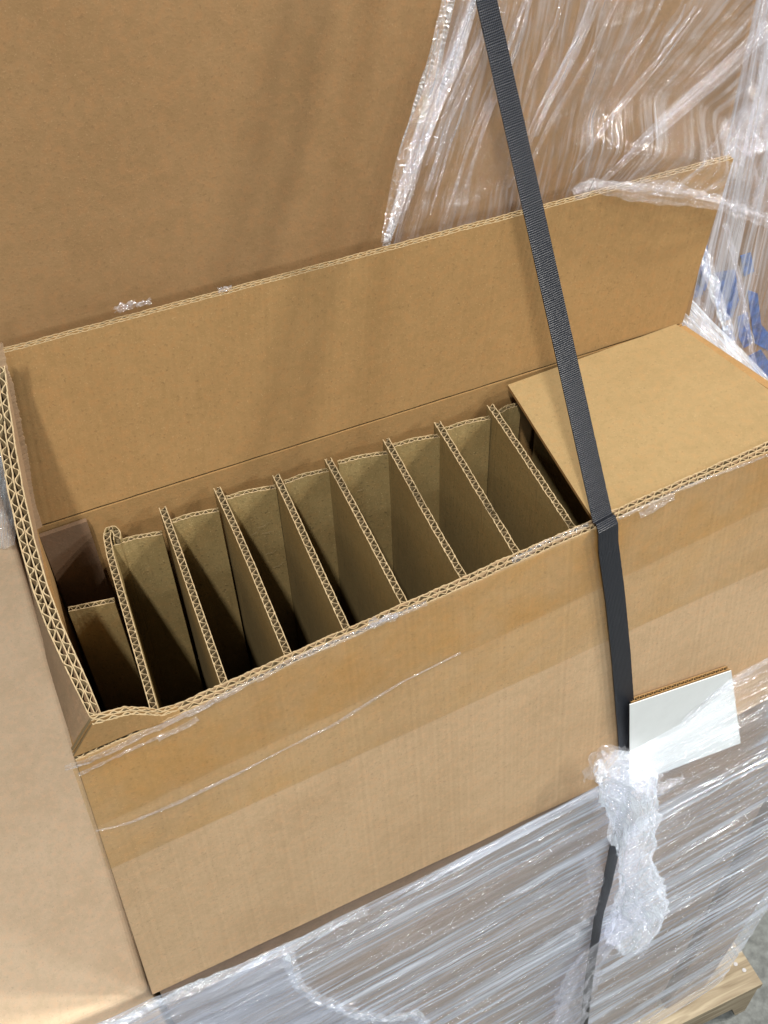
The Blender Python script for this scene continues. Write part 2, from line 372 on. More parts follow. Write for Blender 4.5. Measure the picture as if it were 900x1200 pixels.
def corr(mb, pts, depth, t=0.0062, layers=1, lam=0.0068, liner=0.0007, web=0.00055, jit=0.0004, jscale=400, lean=None, rag=0.0, per=8, wave_dep=None, bow=0.0):
    """corrugated board: pts is the centre line of its cut top edge; the board hangs down from it by depth (number, or a function
    of the fraction along it giving the drop vector). Materials: 0 liner faces, 1 raw cut edges, 2 fluted medium."""
    P, S = resample(pts, lam / per)
    n = len(P); T = S[-1]

    def drop(f): return depth(f) if callable(depth) else V((0, 0, -depth))
    tops = []; nor = []; bots = []
    for i in range(n):
        a = P[max(0, i - 1)]; b = P[min(n - 1, i + 1)]
        tg = (b - a).normalized(); d = drop(S[i] / T)
        nn = tg.cross(d).normalized()
        tops.append(P[i]); nor.append(nn); bots.append(P[i] + d)

    def jz(i, k): return noise.noise(V((S[i] * jscale, k * 7.3, 1.7))) * jit + (noise.noise(V((S[i] * jscale * .2, k * 3.1, 9.7))) * rag if rag else 0)

    def sheet(off, th, k, mi, zlow=1.0, dz=0.0):
        vs = []
        for i in range(n):
            o = off(i); up = V((0, 0, jz(i, k) - dz))
            a = tops[i] + nor[i] * (o - th(i) / 2) + up; b = tops[i] + nor[i] * (o + th(i) / 2) + up
            dd = (bots[i] - tops[i]) * zlow
            bw = nor[i] * (bow * math.sin(math.pi * S[i] / T) if bow else 0)
            vs += [a, b, tops[i] + nor[i] * (o + th(i) / 2) + dd * .5 + bw * .5, tops[i] + nor[i] * (o + th(i) / 2) + dd + bw,
                   tops[i] + nor[i] * (o - th(i) / 2) + dd + bw, tops[i] + nor[i] * (o - th(i) / 2) + dd * .5 + bw * .5]
        F0 = []; F1 = []
        for i in range(n - 1):
            p, q = i * 6, (i + 1) * 6
            F1.append((p, q, q + 1, p + 1))
            for e in range(1, 6):
                e2 = (e + 1) % 6
                F0.append((p + e, q + e, q + e2, p + e2))
        F0.append((0, 1, 2, 3, 4, 5)); F0.append(tuple((n - 1) * 6 + j for j in (5, 4, 3, 2, 1, 0)))
        b0 = len(mb.v); mb.add(vs, [], 0)
        for f in F0: mb.f.append(tuple(b0 + j for j in f)); mb.m.append(mi)
        for f in F1: mb.f.append(tuple(b0 + j for j in f)); mb.m.append(1)
    h = t / layers
    for k in range(layers + 1):
        off = -t / 2 + k * h
        th = liner
        o2 = off + (liner / 2 if k == 0 else (-liner / 2 if k == layers else 0))
        sheet(lambda i, o2=o2: o2, lambda i: th * (1 + .35 * noise.noise(V((S[i] * 300, k, 5)))), k, 0)
    for k in range(layers):
        c = -t / 2 + (k + .5) * h; amp = (h - liner * 1.3 - web) / 2
        ph = random.random() * 6

        def off(i, c=c, amp=amp, ph=ph):
            x = 2 * math.pi * S[i] / lam + ph + 1.7 * noise.noise(V((S[i] * 70, k, 3)))
            sv = math.sin(x) * (0.93 + .25 * noise.noise(V((S[i] * 160, k, 8))))
            return c + amp * (sv * 1.15 if abs(sv) < .87 else math.copysign(1, sv))
        sheet(off, lambda i: web * 1.3, 20 + k, 2, wave_dep or 1.0, dz=0.0003)


def grid(mb, fn, nu, nv, mi=0, uvfn=None, flip=False):
    vs = []; uvs = []
    for j in range(nv + 1):
        for i in range(nu + 1):
            u, v = i / nu, j / nv
            vs.append(fn(u, v)); uvs.append(uvfn(u, v) if uvfn else (u, v))
    fs = []
    for j in range(nv):
        for i in range(nu):
            a = j * (nu + 1) + i
            f = (a, a + 1, a + nu + 2, a + nu + 1)
            fs.append(f[::-1] if flip else f)
    mb.add(vs, fs, mi, uvs)


def slab(mb, A, B, Cc, D, th, nu=24, nv=12, warp=0.0, wscale=5.0, mi=0, edge=None, seed=0.0):
    """closed board with outer face A B C D (in turn) and thickness vector th; warp bows the faces a little"""
    A, B, Cc, D, th = map(V, (A, B, Cc, D, th)); tn = th.normalized()

    def pt(u, v):
        p = A.lerp(B, u).lerp(D.lerp(Cc, u), v)
        if warp:
            e = min(u, 1 - u, v, 1 - v); e = min(1, e * 8)
            p = p + tn * (noise.noise(p * wscale + V((seed, seed, 0))) * warp * e)
        return p
    b0 = len(mb.v)
    grid(mb, pt, nu, nv, mi)
    grid(mb, lambda u, v: pt(u, v) + th, nu, nv, mi, flip=True)
    W = nu + 1; off = W * (nv + 1)
    em = edge if edge is not None else mi

    def q(a, b): mb.f.append((a, b, b + off, a + off)); mb.m.append(em)
    for i in range(nu):
        q(b0 + i + 1, b0 + i); q(b0 + nv * W + i, b0 + nv * W + i + 1)
    for j in range(nv):
        q(b0 + j * W, b0 + (j + 1) * W); q(b0 + (j + 1) * W + nu, b0 + j * W + nu)


def box(mb, x0, x1, y0, y1, z0, z1, mi=0):
    vs = [(x, y, z) for z in (z0, z1) for y in (y0, y1) for x in (x0, x1)]
    mb.add(vs, [(0, 2, 3, 1), (4, 5, 7, 6), (0, 1, 5, 4), (2, 6, 7, 3), (0, 4, 6, 2), (1, 3, 7, 5)], mi)


def rbox(mb, corners_bottom, corners_top, r=0.006, seg=3, mi=0, nu=40, warp=0.0, seed=0.0):
    """closed carton body with rounded top rim and vertical edges; corners run counter-clockwise seen from above"""
    cb = [V(c) for c in corners_bottom]; ct = [V(c) for c in corners_top]

    def ring(cs, inset, z):
        pts = []
        n = len(cs)
        cen = sum(cs, V()) / n
        for k in range(n):
            a, b, c = cs[k - 1], cs[k], cs[(k + 1) % n]
            e1 = (a - b).normalized(); e2 = (c - b).normalized()
            bb = b + (e1 + e2) * inset
            for s in range(seg + 1):
                tt = s / seg
                p0 = bb + e1 * r; p1 = bb + e2 * r
                m = bb
                q = p0 * (1 - tt) ** 2 + m * 2 * tt * (1 - tt) + p1 * tt ** 2
                pts.append(V((q.x, q.y, q.z + z)))
            # points along the side
            nx = ct[(k + 1) % n]
            for s in range(1, nu):
                nb = cs[(k + 1) % n]; f1 = (cs[k] - nb).normalized(); g = cs[(k + 2) % n]; f2 = (g - nb).normalized()
                q0 = bb + e2 * r; q1 = nb + (f1 + f2) * inset + f1 * r
                p = q0.lerp(q1, s / nu)
                if warp:
                    d = e2.cross(V((0, 0, 1)))
                    p = p + d * noise.noise(p * 6 + V((seed, 0, 0))) * warp
                pts.append(V((p.x, p.y, p.z + z)))
        return pts
    rings = [ring(cb, 0, 0)]
    for k in range(1, 10): rings.append([a.lerp(b, k / 10) for a, b in zip(rings[0], ring(ct, 0, -r))])
    for s in range(seg + 1):
        a = math.pi / 2 * s / seg
        rings.append(ring(ct, r * (1 - math.cos(a)), -r + r * math.sin(a)))
    n = len(rings[0]); vs = [p for R_ in rings for p in R_]; fs = []
    for j in range(len(rings) - 1):
        for i in range(n):
            i2 = (i + 1) % n
            fs.append((j * n + i, j * n + i2, (j + 1) * n + i2, (j + 1) * n + i))
    fs.append(tuple((len(rings) - 1) * n + i for i in range(n)))
    fs.append(tuple(i for i in reversed(range(n))))
    mb.add(vs, fs, mi)


BD = [K['kraft'], K['cut'], K['flute']]


def bd(liner): return [K[liner], K['cut'], K['flute']]


# ------------------------------------------------------------------ the floor
f = MB(); box(f, -12, 12, -8, 12, -1.86, -1.745)
tag(f.build('floor', K['floor'], base=(0, 0, -1.745)), kind='structure')

# ------------------------------------------------------------------ pallet
pal = thing('wooden_pallet', (0.4, 0.9, -1.745), 'pale pine pallet whose corner sticks out under the wrapped load', 'pallet')
PT = -1.575
PR = 0.912
for k in range(9):
    y0 = 0.480 + k * 0.125
    b = MB(); slab(b, (-0.62, y0, PT), (PR - 0.004 * (k % 2), y0, PT), (PR - 0.004 * (k % 2), y0 + 0.1, PT), (-0.62, y0 + 0.1, PT), (0, 0, -0.019), 30, 2)
    b.build('deck_board', K['wood'], pal)
for k, y0 in enumerate((0.482, 0.98, 1.5)):
    # notched stringer: outline extruded through its thickness
    z1 = PT - 0.0215; z0 = z1 - 0.125
    prof = [(-0.62, z0), (-0.35, z0), (-0.32, z0 + 0.04), (-0.12, z0 + 0.04), (-0.09, z0), (0.68, z0), (0.70, z0 + 0.06), (0.865, z0 + 0.06), (0.885, z0), (PR - 0.004, z0), (PR - 0.004, z1), (-0.62, z1)]
    b = MB(); n = len(prof)
    b.add([(x, y0, z) for x, z in prof] + [(x, y0 + 0.04, z) for x, z in prof],
          [tuple(range(n)), tuple(reversed(range(n, 2 * n)))] + [((i + 1) % n, i, i + n, (i + 1) % n + n) for i in range(n)])
    b.build('stringer', K['wood'], pal)
b = MB()
for px, py in ((862, 1130), (872, 1137)):
    p = onz(px, py, PT + .0005)
    vs = [p + V((0.004 * math.cos(a * math.pi / 4), 0.004 * math.sin(a * math.pi / 4), 0.001)) for a in range(8)]
    b.add(vs, [tuple(range(8))])
b.build('nail', K['metal'], pal)

# ------------------------------------------------------------------ cartons around the open one
ZB = -0.413
t = MB()
rbox(t, [(-0.9, 0.468, PT), (-0.0735, 0.468, PT), (-0.0735, 1.3, PT), (-0.9, 1.3, PT)],
     [(-0.9, 0.462, ZB), (-0.0725, 0.4635, ZB), (-0.0725, 1.3, ZB), (-0.9, 1.3, ZB)], r=0.009, seg=5, warp=0.001)
tag(t.build('low_carton', K['kraft_pale'], base=(-0.49, 0.9, PT)), 'large plain pale brown carton at lower left, its flat top lower than the open carton', 'cardboard box')

t = MB()
rbox(t, [(-0.068, fy(-.07) + .011, PT), (0.705, fy(.7) + .009, PT), (0.705, 1.2, PT), (-0.068, 1.2, PT)],
     [(-0.066, fy(-.07) + .0095, ZB - .002), (0.788, fy(.78) + .0095, ZB - .002), (0.788, 1.2, ZB - .002), (-0.066, 1.2, ZB - .002)], r=0.006, warp=0.002)
K['kraft_under'] = kraft('kraft_liner_dull', (0.27, 0.20, 0.145), mottle=.2, seed=12.0)
tag(t.build('wrapped_carton', K['kraft_under'], base=(0.35, 0.85, PT)), 'film-wrapped brown carton directly under the open partitioned carton', 'cardboard box', 'wrapped cartons on the pallet')
t = MB()
rbox(t, [(0.722, fy(.7), PT), (0.815, fy(.8), PT), (0.815, 1.2, PT), (0.722, 1.2, PT)],
     [(0.798, fy(.8) + .002, ZB - .06), (0.955, fy(.95) + .002, ZB - .06), (0.955, 1.2, ZB - .06), (0.798, 1.2, ZB - .06)], r=0.006, warp=0.002, nu=12)
tag(t.build('wrapped_carton', K['kraft_under'], base=(0.8, 0.85, PT)), 'narrow film-wrapped carton above the bare corner of the pallet, right of a dark gap', 'cardboard box', 'wrapped cartons on the pallet')

t = MB()
rbox(t, [(-0.022, 0.722, ZB + .002), (0.618, 0.722, ZB + .002), (0.618, 1.25, ZB + .002), (-0.022, 1.25, ZB + .002)],
     [(-0.022, 0.722, 0.58), (0.620, 0.722, 0.58), (0.620, 1.25, 0.58), (-0.022, 1.25, 0.58)], r=0.006, warp=0.004, nu=60)
tag(t.build('tall_carton', K['kraft_back'], base=(0.3, 0.98, ZB)), 'tall plain brown carton standing behind the raised rear flap', 'cardboard box')

# neighbour with blue print
nb = thing('printed_carton', (1.1, 1.1, PT), 'brown carton with blue printing behind streaky film, at the right edge', 'cardboard box')
t = MB()
rbox(t, [(0.650, 0.80, -1.2), (1.6, 0.80, -1.2), (1.6, 1.4, -1.2), (0.650, 1.4, -1.2)],
     [(0.650, 0.80, 0.62), (1.6, 0.80, 0.62), (1.6, 1.4, 0.62), (0.650, 1.4, 0.62)], r=0.006, warp=0.002, nu=20)
t.build('carton_body', kraft('kraft_dark', (0.20, 0.125, 0.07), seed=8.0), nb)
random.seed(21)
for poly in ([(812, 292), (829, 287), (833, 322), (826, 342), (815, 330)], [(809, 318), (822, 322), (824, 345), (812, 350)],
             [(838, 320), (862, 316), (866, 352), (858, 372), (846, 378), (836, 350)],
             [(864, 372), (876, 366), (882, 402), (872, 408), (866, 396)], [(876, 340), (888, 344), (892, 380), (902, 392), (902, 412), (884, 402)],
             [(846, 384), (858, 380), (862, 398), (850, 402)], [(876, 418), (892, 410), (905, 430), (903, 444), (886, 438)], [(868, 300), (880, 296), (884, 318), (872, 324)]):
    b = MB(); P = [ony(x, y, 0.7985) for x, y in poly]
    n = len(P)
    b.add(P + [p + V((0, 0.0008, 0)) for p in P], [tuple(range(n))] + [((i + 1) % n, i, i + n, (i + 1) % n + n) for i in range(n)])
    b.build('blue_print', K['blue'], nb)

# ------------------------------------------------------------------ the open carton
oc = thing('open_carton', (0.26, 0.57, ZB), 'open double-wall carton with one long flap raised and its near flap cut away', 'cardboard box')
RLx, RLy, RRx, RRy = -0.022, 0.674, 0.563, 0.667
FR = V((0.605, fy(0.605), 0))
FRb = V((0.672, fy(0.672), ZB))
# front wall
t = MB()
off = 0.0045
tops = [V((x, fy(x) + off, 0.0012 * noise.noise(V((x * 18, 3, 1))))) for x in [-0.0488 + i * (0.6538 / 40) for i in range(41)]]


def fdrop(f):
    x = -0.0488 + 0.6538 * f
    xb = -0.0708 + (0.672 + 0.0708) * f
    bulge = 0.0
    return V((xb - x, fy(xb) - fy(x), ZB + 0.001 - .078 * min(f, .75)))


corr(t, tops, fdrop, t=0.0088, layers=2, lam=0.0085, liner=0.0009, web=0.0006, jit=0.0012, rag=0.0012)
t.build('front_wall', bd('kraft_front'), oc)
# torn remnant of the near flap
t = MB()
rp = [V((-0.030, fy(-.03) + .006, 0.027)), V((-0.018, fy(-.018) + .005, 0.0255)), V((-0.006, fy(-.006) + .005, 0.022)), V((0.004, fy(0) + .005, 0.014)), V((0.014, fy(.012) + .005, 0.004)), V((0.026, fy(.026) + .005, 0.0015))]
corr(t, rp, lambda f: V((-.019 * max(0, 1 - f / .4), -.001, 0)) + V((0, 0, -1)) * max(0.0025, (0.0262 - 0.024 * f ** 1.3)), t=0.0080, layers=2, lam=0.0085, liner=0.001, web=0.0009, jit=0.001)
t.build('torn_flap', bd('kraft'), oc)
# left wall
t = MB()
slab(t, (-0.048, fy(-.048) + .0096, -0.0005), (-0.040, RLy + .008, -0.0005), (-0.046, RLy + .008, ZB), (-0.0695, fy(-.07) + .0096, ZB), (0.0135, 0, 0), 10, 10)
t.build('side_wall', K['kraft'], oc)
# left flap (cut, slanting down toward the viewer)
t = MB()
cut = [((-6, 412), .671), ((-1, 450), .655), ((5, 510), .63), ((16, 570), .60), ((31, 640), .57), ((48, 700), .535), ((63, 735), .519), ((79, 765), .503), ((97, 805), .483), ((115, 845), .466)]
cp = [ony(p[0], p[1], y) for p, y in cut]
# smooth in x
for _ in range(2):
    cp = [cp[0]] + [(cp[i - 1] + cp[i] * 2 + cp[i + 1]) / 4 for i in range(1, len(cp) - 1)] + [cp[-1]]
AC = [0.0]
for a, b in zip(cp[:-1], cp[1:]): AC.append(AC[-1] + (b - a).length)


def lfdrop(f):
    s = f * AC[-1]
    for i in range(len(AC) - 1):
        if s <= AC[i + 1] + 1e-9:
            p = cp[i].lerp(cp[i + 1], (s - AC[i]) / (AC[i + 1] - AC[i])); break
    else: p = cp[-1]
    hx = -0.0428 + 0.0105 * max(0, (p.y - .54) / .134)
    return V((hx - p.x, 0.001, -p.z))


corr(t, cp, lfdrop, t=0.0105, layers=2, lam=0.0088, liner=0.0009, web=0.0007, jit=0.0015, rag=0.003)
t.build('side_flap', bd('kraft_pink'), oc)
# ragged torn liner hanging at the rear end of the side flap
t = MB()
edge = [(3, 402), (9, 432), (16, 452), (19, 470), (24, 490), (27, 508), (32, 528), (35, 548), (38, 570), (42, 592), (50, 617)]
vs = []; fs = []
k = 0
for i in range(120):
    f_ = i / 119; q = f_ * (len(edge) - 1); a = min(int(q), len(edge) - 2); r_ = q - a
    ex = edge[a][0] * (1 - r_) + edge[a + 1][0] * r_; ey = edge[a][1] * (1 - r_) + edge[a + 1][1] * r_
    ex += (1.7 * noise.noise(V((i * .5, 0, 0))) + 1.2 * noise.noise(V((i * 1.7, 4, 0)))) * (1 if f_ < .8 else .3)
    p = ony(ex, ey, 0.6635)
    q2 = V((p.x - 0.010, 0.6615, p.z - .001))
    vs += [p, q2, p + V((0, .0012, 0)), q2 + V((0, .0012, 0))]
for i in range(119):
    a = i * 4; b = a + 4
    fs += [(a, a + 1, b + 1, b), (a + 2, b + 2, b + 3, a + 3), (a, b, b + 2, a + 2)]
t.add(vs, fs); t.build('torn_liner', K['kraft_pink'], oc)
# rear wall and rear flap
t = MB()
slab(t, (RLx - .01, RLy, -0.0022), (RRx, RRy, -0.0022), (RRx + .05, RRy, ZB), (RLx - .01, RLy, ZB), (0, 0.009, 0), 40, 14, warp=0.001)
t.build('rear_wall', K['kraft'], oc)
t = MB()
TL, TR = ony(-14, 415.5, 0.696), ony(857, 183.5, 0.676)
HL, HR = V((RLx - .012, RLy + .0035, 0.0)), V((RRx, RRy + .0035, 0.0))
tp = [TL.lerp(TR, i / 60) for i in range(61)]


def rdrop(f): return HL.lerp(HR, f) - TL.lerp(TR, f)


for i, p in enumerate(tp): p.z += 0.0006 * noise.noise(V((i * .6, 0, 0)))
corr(t, tp, rdrop, t=0.0068, layers=2, lam=0.0076, liner=0.0008, web=0.0005, jit=0.0005, bow=0.0)
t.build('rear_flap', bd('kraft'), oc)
# manufacturer's tab in the rear left corner
t = MB()
a, b = onz(52, 626, -.004), onz(102, 611, -.004)
slab(t, (a.x - .004, a.y, -.006), (b.x, b.y, -.004), (b.x, b.y, ZB + .01), (a.x - .004, a.y, ZB + .01), (0, 0.004, 0), 8, 8, warp=0.0006)
t.build('glue_tab', kraft('kraft_tab', (.17, .11, .068), mottle=.2, seed=13.0), oc)
# right wall, bottom, lid flap
t = MB()
slab(t, (0.566, RRy, -.004), FR + V((0, .002, -.003)), FRb + V((0, .002, 0)), (0.63, RRy, ZB), (-0.008, 0, 0), 10, 10)
t.build('side_wall', K['kraft'], oc)
t = MB(); slab(t, (-0.055, fy(-.05) + .012, ZB + .006), (0.62, fy(.6) + .012, ZB + .006), (0.6, RRy, ZB + .006), (-0.03, RLy, ZB + .006), (0, 0, -.0055), 8, 4)
t.build('carton_bottom', K['kraft'], oc)
t = MB()
LA, LB = onz(595, 451, .001), onz(797, 378, .001)
LC = V((0.598, fy(.598) + .0105, -.003)); LD = onz(716, 634, -.003); LD = V((0.3735, fy(.3735) + .0105, -.003))
nu, nv = 40, 36


def lid(u, v):
    p = LA.lerp(LB, u).lerp(LD.lerp(LC, u), v)
    e = min(1, 6 * min(v, 1 - v + .2))
    return p + V((0, 0, 0.0022 * math.sin(math.pi * u) * math.sin(math.pi * v) + .0012 * noise.noise(p * 14) * e - 0.006 * max(0, (u - .985) / .015)))


grid(t, lid, nu, nv, 0); b0 = len(t.v)
grid(t, lambda u, v: lid(u, v) - V((0, 0, .0036)), nu, nv, 1, flip=True)
W = nu + 1; of = W * (nv + 1)
for j in range(nv):
    for (i, fl) in ((0, 0), (nu, 1)):
        a, b = j * W + i, (j + 1) * W + i
        t.f.append((a, b, b + of, a + of)); t.m.append(1)
for i in range(nu):
    for j in (0, nv):
        a, b = j * W + i, j * W + i + 1
        t.f.append((a, b, b + of, a + of)); t.m.append(1)
t.build('lid_flap', [K['kraft_lid'] if 'kraft_lid' in K else kraft('kraft_liner_lid', (0.285, 0.200, 0.092), mottle=.10, fleck=.4, seed=9.0), K['kraft']], oc)
# packing tape over the front edge, two overlapping strips
def ftop(x): return 0.0008


t = MB()
x0, x1 = -0.052, 0.64
grid(t, lambda u, v: (lambda x, z: V((x - 0.02 * (-z / .413) * (1 - u), fy(x) - 0.0012 + .0003 * noise.noise(V((x * 40, z * 90, 0))), z)))(x0 + (x1 - x0) * u, (ftop(0)) * (1 - v) + v * (-0.157 + (-0.181 + 0.157) * u)), 120, 20)
t.build('packing_tape', K['tape'], oc, smooth=True)
t = MB()
grid(t, lambda u, v: (lambda x, z: V((x - 0.02 * (-z / .413) * (1 - u), fy(x) - 0.0020 + .0004 * noise.noise(V((x * 40, z * 90, 4))), z)))(x0 + (x1 - x0) * u, 0.001 * (1 - v) + v * (-0.090 + 0.013 * u + .0015 * math.sin(u * 9))), 120, 12)
t.build('packing_tape', K['tape'], oc, smooth=True)


def ribbon(pts, w, amp, seed, nseg=80, nw=6, thick_dir=V((0, -1, .6)), vdir=None, fr=90):
    """crumpled film strip along pts, w metres wide"""
    P, S = resample(pts, (sum((b - a).length for a, b in zip(pts[:-1], pts[1:]))) / nseg)
    mb = MB(); n = len(P); vs = []; uv = []
    td = thick_dir.normalized()
    for i in range(n):
        a = P[max(0, i - 1)]; b = P[min(n - 1, i + 1)]; tg = (b - a).normalized()
        sd = td.cross(tg).normalized() if vdir is None else vdir
        ww = w(i / (n - 1)) if callable(w) else w
        for j in range(nw + 1):
            q = j / nw - .5
            p = P[i] + sd * (q * ww)
            nz = noise.noise(V((S[i] * fr + seed, q * 3, seed))) + .6 * noise.noise(V((S[i] * fr * 2.7 + seed, q * 7, seed)))
            n2 = noise.noise(V((S[i] * fr * 1.3, q * 4, seed + 9)))
            p = p + td * (amp * nz) + sd * (amp * .8 * n2)
            vs.append(p); uv.append((S[i], q * ww + seed))
    fs = [(i * (nw + 1) + j, i * (nw + 1) + j + 1, (i + 1) * (nw + 1) + j + 1, (i + 1) * (nw + 1) + j) for i in range(n - 1) for j in range(nw)]
    mb.add(vs, fs, 0, uv)
    return mb


def flist(l, off=.003): return [onf(x, y, off) for x, y in l]


for i, (pl, wd, am) in enumerate([
    ([(76, 900), (100, 893), (130, 880), (165, 862), (200, 846), (240, 828), (300, 795)], .0042, .0011),
    ([(92, 908), (115, 897), (150, 880), (190, 862)], .0022, .0010),
    ([(300, 797), (350, 770), (400, 750), (450, 728), (500, 706)], .0040, .0012),
    ([(185, 866), (215, 852), (232, 842)], .0045, .0014),
    ([(112, 974), (150, 965), (210, 940), (280, 906), (330, 880), (390, 850), (470, 800), (540, 765)], lambda f: .0014 + .0016 * math.sin(f * 7) ** 2, .0003),
    ([(600, 658), (640, 636), (690, 615)], .0045, .0010), ([(750, 604), (770, 592), (790, 582)], .006, .0012),
        ([(725, 608), (800, 572), (900, 533)], .0025, .0008)]):
    r = ribbon(flist(pl), wd, am, i * 3.1, nseg=70, nw=4, fr=120)
    r.build('tape_crease', K['film_scrap'], oc, smooth=True)

# ------------------------------------------------------------------ dividers
GR = 'corrugated dividers slotted into the open carton'
DV = [((124, 618), (183, 840)), ((190, 594), (267, 812)), ((254, 571), (342, 777)), ((323, 556), (409, 743)), ((384, 537), (476, 711)), ((452, 514), (544, 678)), ((512, 494), (608, 652)), ((574, 474), (672, 620))]
LBL = ['slotted divider with a curled rear end, nearest the torn left end of the carton',
       'second upright divider from the torn left end of the carton', 'third upright divider from the torn left end of the carton',
       'fourth upright divider from the torn left end of the carton', 'fifth upright divider from the torn left end, near the plastic scrap on the edge',
       'third upright divider before the closed lid panel', 'next to last upright divider before the closed lid panel',
       'last bare divider beside the dark gap at the closed lid panel']
for i, ((a, b), lb) in enumerate(zip(DV, LBL)):
    z = -.010
    A, B = onz(*a, z), onz(*b, z)
    d = (B - A).normalized(); B = V((B.x, fy(B.x) + .0098, z)); 
    mid = A.lerp(B, .5) + V((0.0022 * noise.noise(V((i * 2.3, 1, 4))), 0, 0))
    pts = [A, A.lerp(mid, .5) + V((.0004, 0, 0)), mid, mid.lerp(B, .5), B]
    if i == 0:
        h = [onz(137, 632, z), onz(137, 624, z), onz(133, 619, z), onz(127, 620, z), onz(125, 628, z), onz(129, 650, z)]
        pts = h + [V(p) for p in (h[-1].lerp(B, .4), h[-1].lerp(B, .7), B)]
    t = MB()
    lean = V((0.004 * noise.noise(V((i * 1.7, 7, 0))), 0, -0.385))
    corr(t, pts, lambda f, lean=lean: lean, t=0.0058, layers=1, lam=0.0066, liner=0.0007, web=0.00055, jit=0.0009, rag=0.0008)
    base = (A.lerp(B, .5).x, A.lerp(B, .5).y, ZB + .007)
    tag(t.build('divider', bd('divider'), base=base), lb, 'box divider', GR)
t = MB(); corr(t, [V((.413, .655, -.012)), V((.408, fy(.41) + .0098, -.012))], 0.385, t=.0058, lam=.0066)
tag(t.build('divider', bd('divider'), base=(.41, .58, ZB + .007)), 'shaded divider mostly hidden under the closed lid panel', 'box divider', GR)
# long cross panel
SG = [((130, 638), (190, 624)), ((197, 612), (256, 597)), ((263, 584), (323, 570)), ((333, 565), (386, 550)), ((396, 542), (455, 530)), ((461, 522), (515, 510)), ((521, 503), (574, 489)), ((582, 484), (609, 473))]
t = MB()
SG.append(None)
for k, sg in enumerate(SG):
    if sg: a, b = onz(*sg[0], -.016), onz(*sg[1], -.016)
    else: a, b = V((.418, .653, -.016)), V((.55, .651, -.016))
    corr(t, [a, a.lerp(b, .5) + V((0, .0012, .0006)), b], 0.30, t=0.0045, lam=0.0072, liner=.0007, web=.00055, jit=.0009)
# below its slots the panel runs through in one piece
slab(t, (.025, .6475, -.29), (.55, .6535, -.29), (.55, .6535, -.39), (.025, .6475, -.39), (0, .002, 0), 30, 2)
random.seed(3)
for k in range(46):
    x = random.uniform(.03, .40); z = random.uniform(-.05, -.24); L_ = random.uniform(.004, .012); a = random.uniform(-.15, .75)
    p = V((x, .6478 - .0012, z)); q = p + V((math.cos(a) * L_, 0, math.sin(a) * L_ * .6)); m_ = (p + q) / 2 + V((0, -.0014, .0006)); h_ = V((0, 0, .00035))
    t.add([p, m_, q, q + h_, m_ + h_ * 1.6, p + h_], [(0, 1, 4, 5), (1, 2, 3, 4)], 1)
tag(t.build('cross_panel', bd('divider'), base=(.28, .65, ZB + .007)), 'long cross panel interlocking the dividers along the rear wall', 'box divider')
t = MB(); corr(t, [onz(80, 714, -.02), onz(134, 703, -.02)], 0.37, t=0.0048, lam=0.0062)
tag(t.build('short_panel', bd('divider'), base=(-.005, .597, ZB + .007)), 'short cross panel in the dark cell at the torn left end', 'box divider')


# ------------------------------------------------------------------ strap
def band(pts, wid, th=0.0012):
    mb = MB(); P, S = resample(pts, .004); n = len(P); vs = []; uvs = []
    for i in range(n):
        a = P[max(0, i - 2)]; b = P[min(n - 1, i + 2)]; tg = (b - a).normalized()
        wd, sd = wid(P[i], i / (n - 1))
        sd = (sd - tg * sd.dot(tg)).normalized(); nn = sd.cross(tg).normalized()
        if nn.y > 0: nn = -nn
        for j in range(5):
            q = j / 4 - .5
            r_ = .00035 * noise.noise(V((S[i] * 900, j // 4, 0))) if j in (0, 4) else 0
            vs.append(P[i] + sd * (wd * q + r_) + nn * (th * .5 * (1 - (2 * q) ** 4 * .5))); uvs.append((q * wd, S[i]))
        for j in range(5):
            q = .5 - j / 4
            vs.append(P[i] + sd * (wd * q) - nn * th * .5); uvs.append((q * wd, S[i]))
    fs = [(i * 10 + j, i * 10 + (j + 1) % 10, (i + 1) * 10 + (j + 1) % 10, (i + 1) * 10 + j) for i in range(n - 1) for j in range(10)]
    fs += [tuple(range(9, -1, -1)), tuple((n - 1) * 10 + j for j in range(10))]
    mb.add(vs, fs, 0, uvs); return mb


s0 = onz(706, 607, .004)
r = ray(570, 0)
s1 = CAM + r * ((0.333 - CAM.x) / r.x) if False else CAM + r * ((0.655 - CAM.y) / r.y)
kk = (0.712 - s0.y) / (s1.y - s0.y)
s2 = s0.lerp(s1, kk)
top = V((s2.x, .716, .584))
edge_pts = [V((top.x - .02, 1.15, .586)), top, s1.lerp(s0, 0.0)]
mids = [s1.lerp(s0, q) for q in (.25, .5, .75, .93)]
front = [s0 + V((0.0005, -.0035, .0015)), s0 + V((.001, -.0078, -.004)), onf(713, 640, .0042), onf(721, 700, .004), onf(728, 770, .004), onf(734, 850, .004), onf(737, 895, .004),
         onf(730, 950, .012), onf(719, 1000, .018), onf(711, 1040, .019), onf(702, 1073, .0195), onf(690, 1150, .020), onf(683, 1215, .020)]


def swid(p, f):
    if p.z > .002: return .0150 + .0032 * max(0, 1 - p.z / .35), V((1, .12, 0))
    if p.z > -.45: return .0182 + .004 * (-p.z / .45), V((1, FM, 0))
    return .0175 - .003 * min(1, (-p.z - .45) / .4), V((1, FM, 0))


st = band([edge_pts[0], edge_pts[1], edge_pts[2]] + mids + [s0] + front, swid)
tag(st.build('webbing_strap', K['strap'], base=tuple(s0)), 'black woven webbing strap pulled taut across the open carton and down its front', 'strap')

# ------------------------------------------------------------------ card on the front
cdt = thing('white_card', onf(800, 900, .01), 'blank white card on a cardboard backing, tucked under film beside the black strap', 'card')


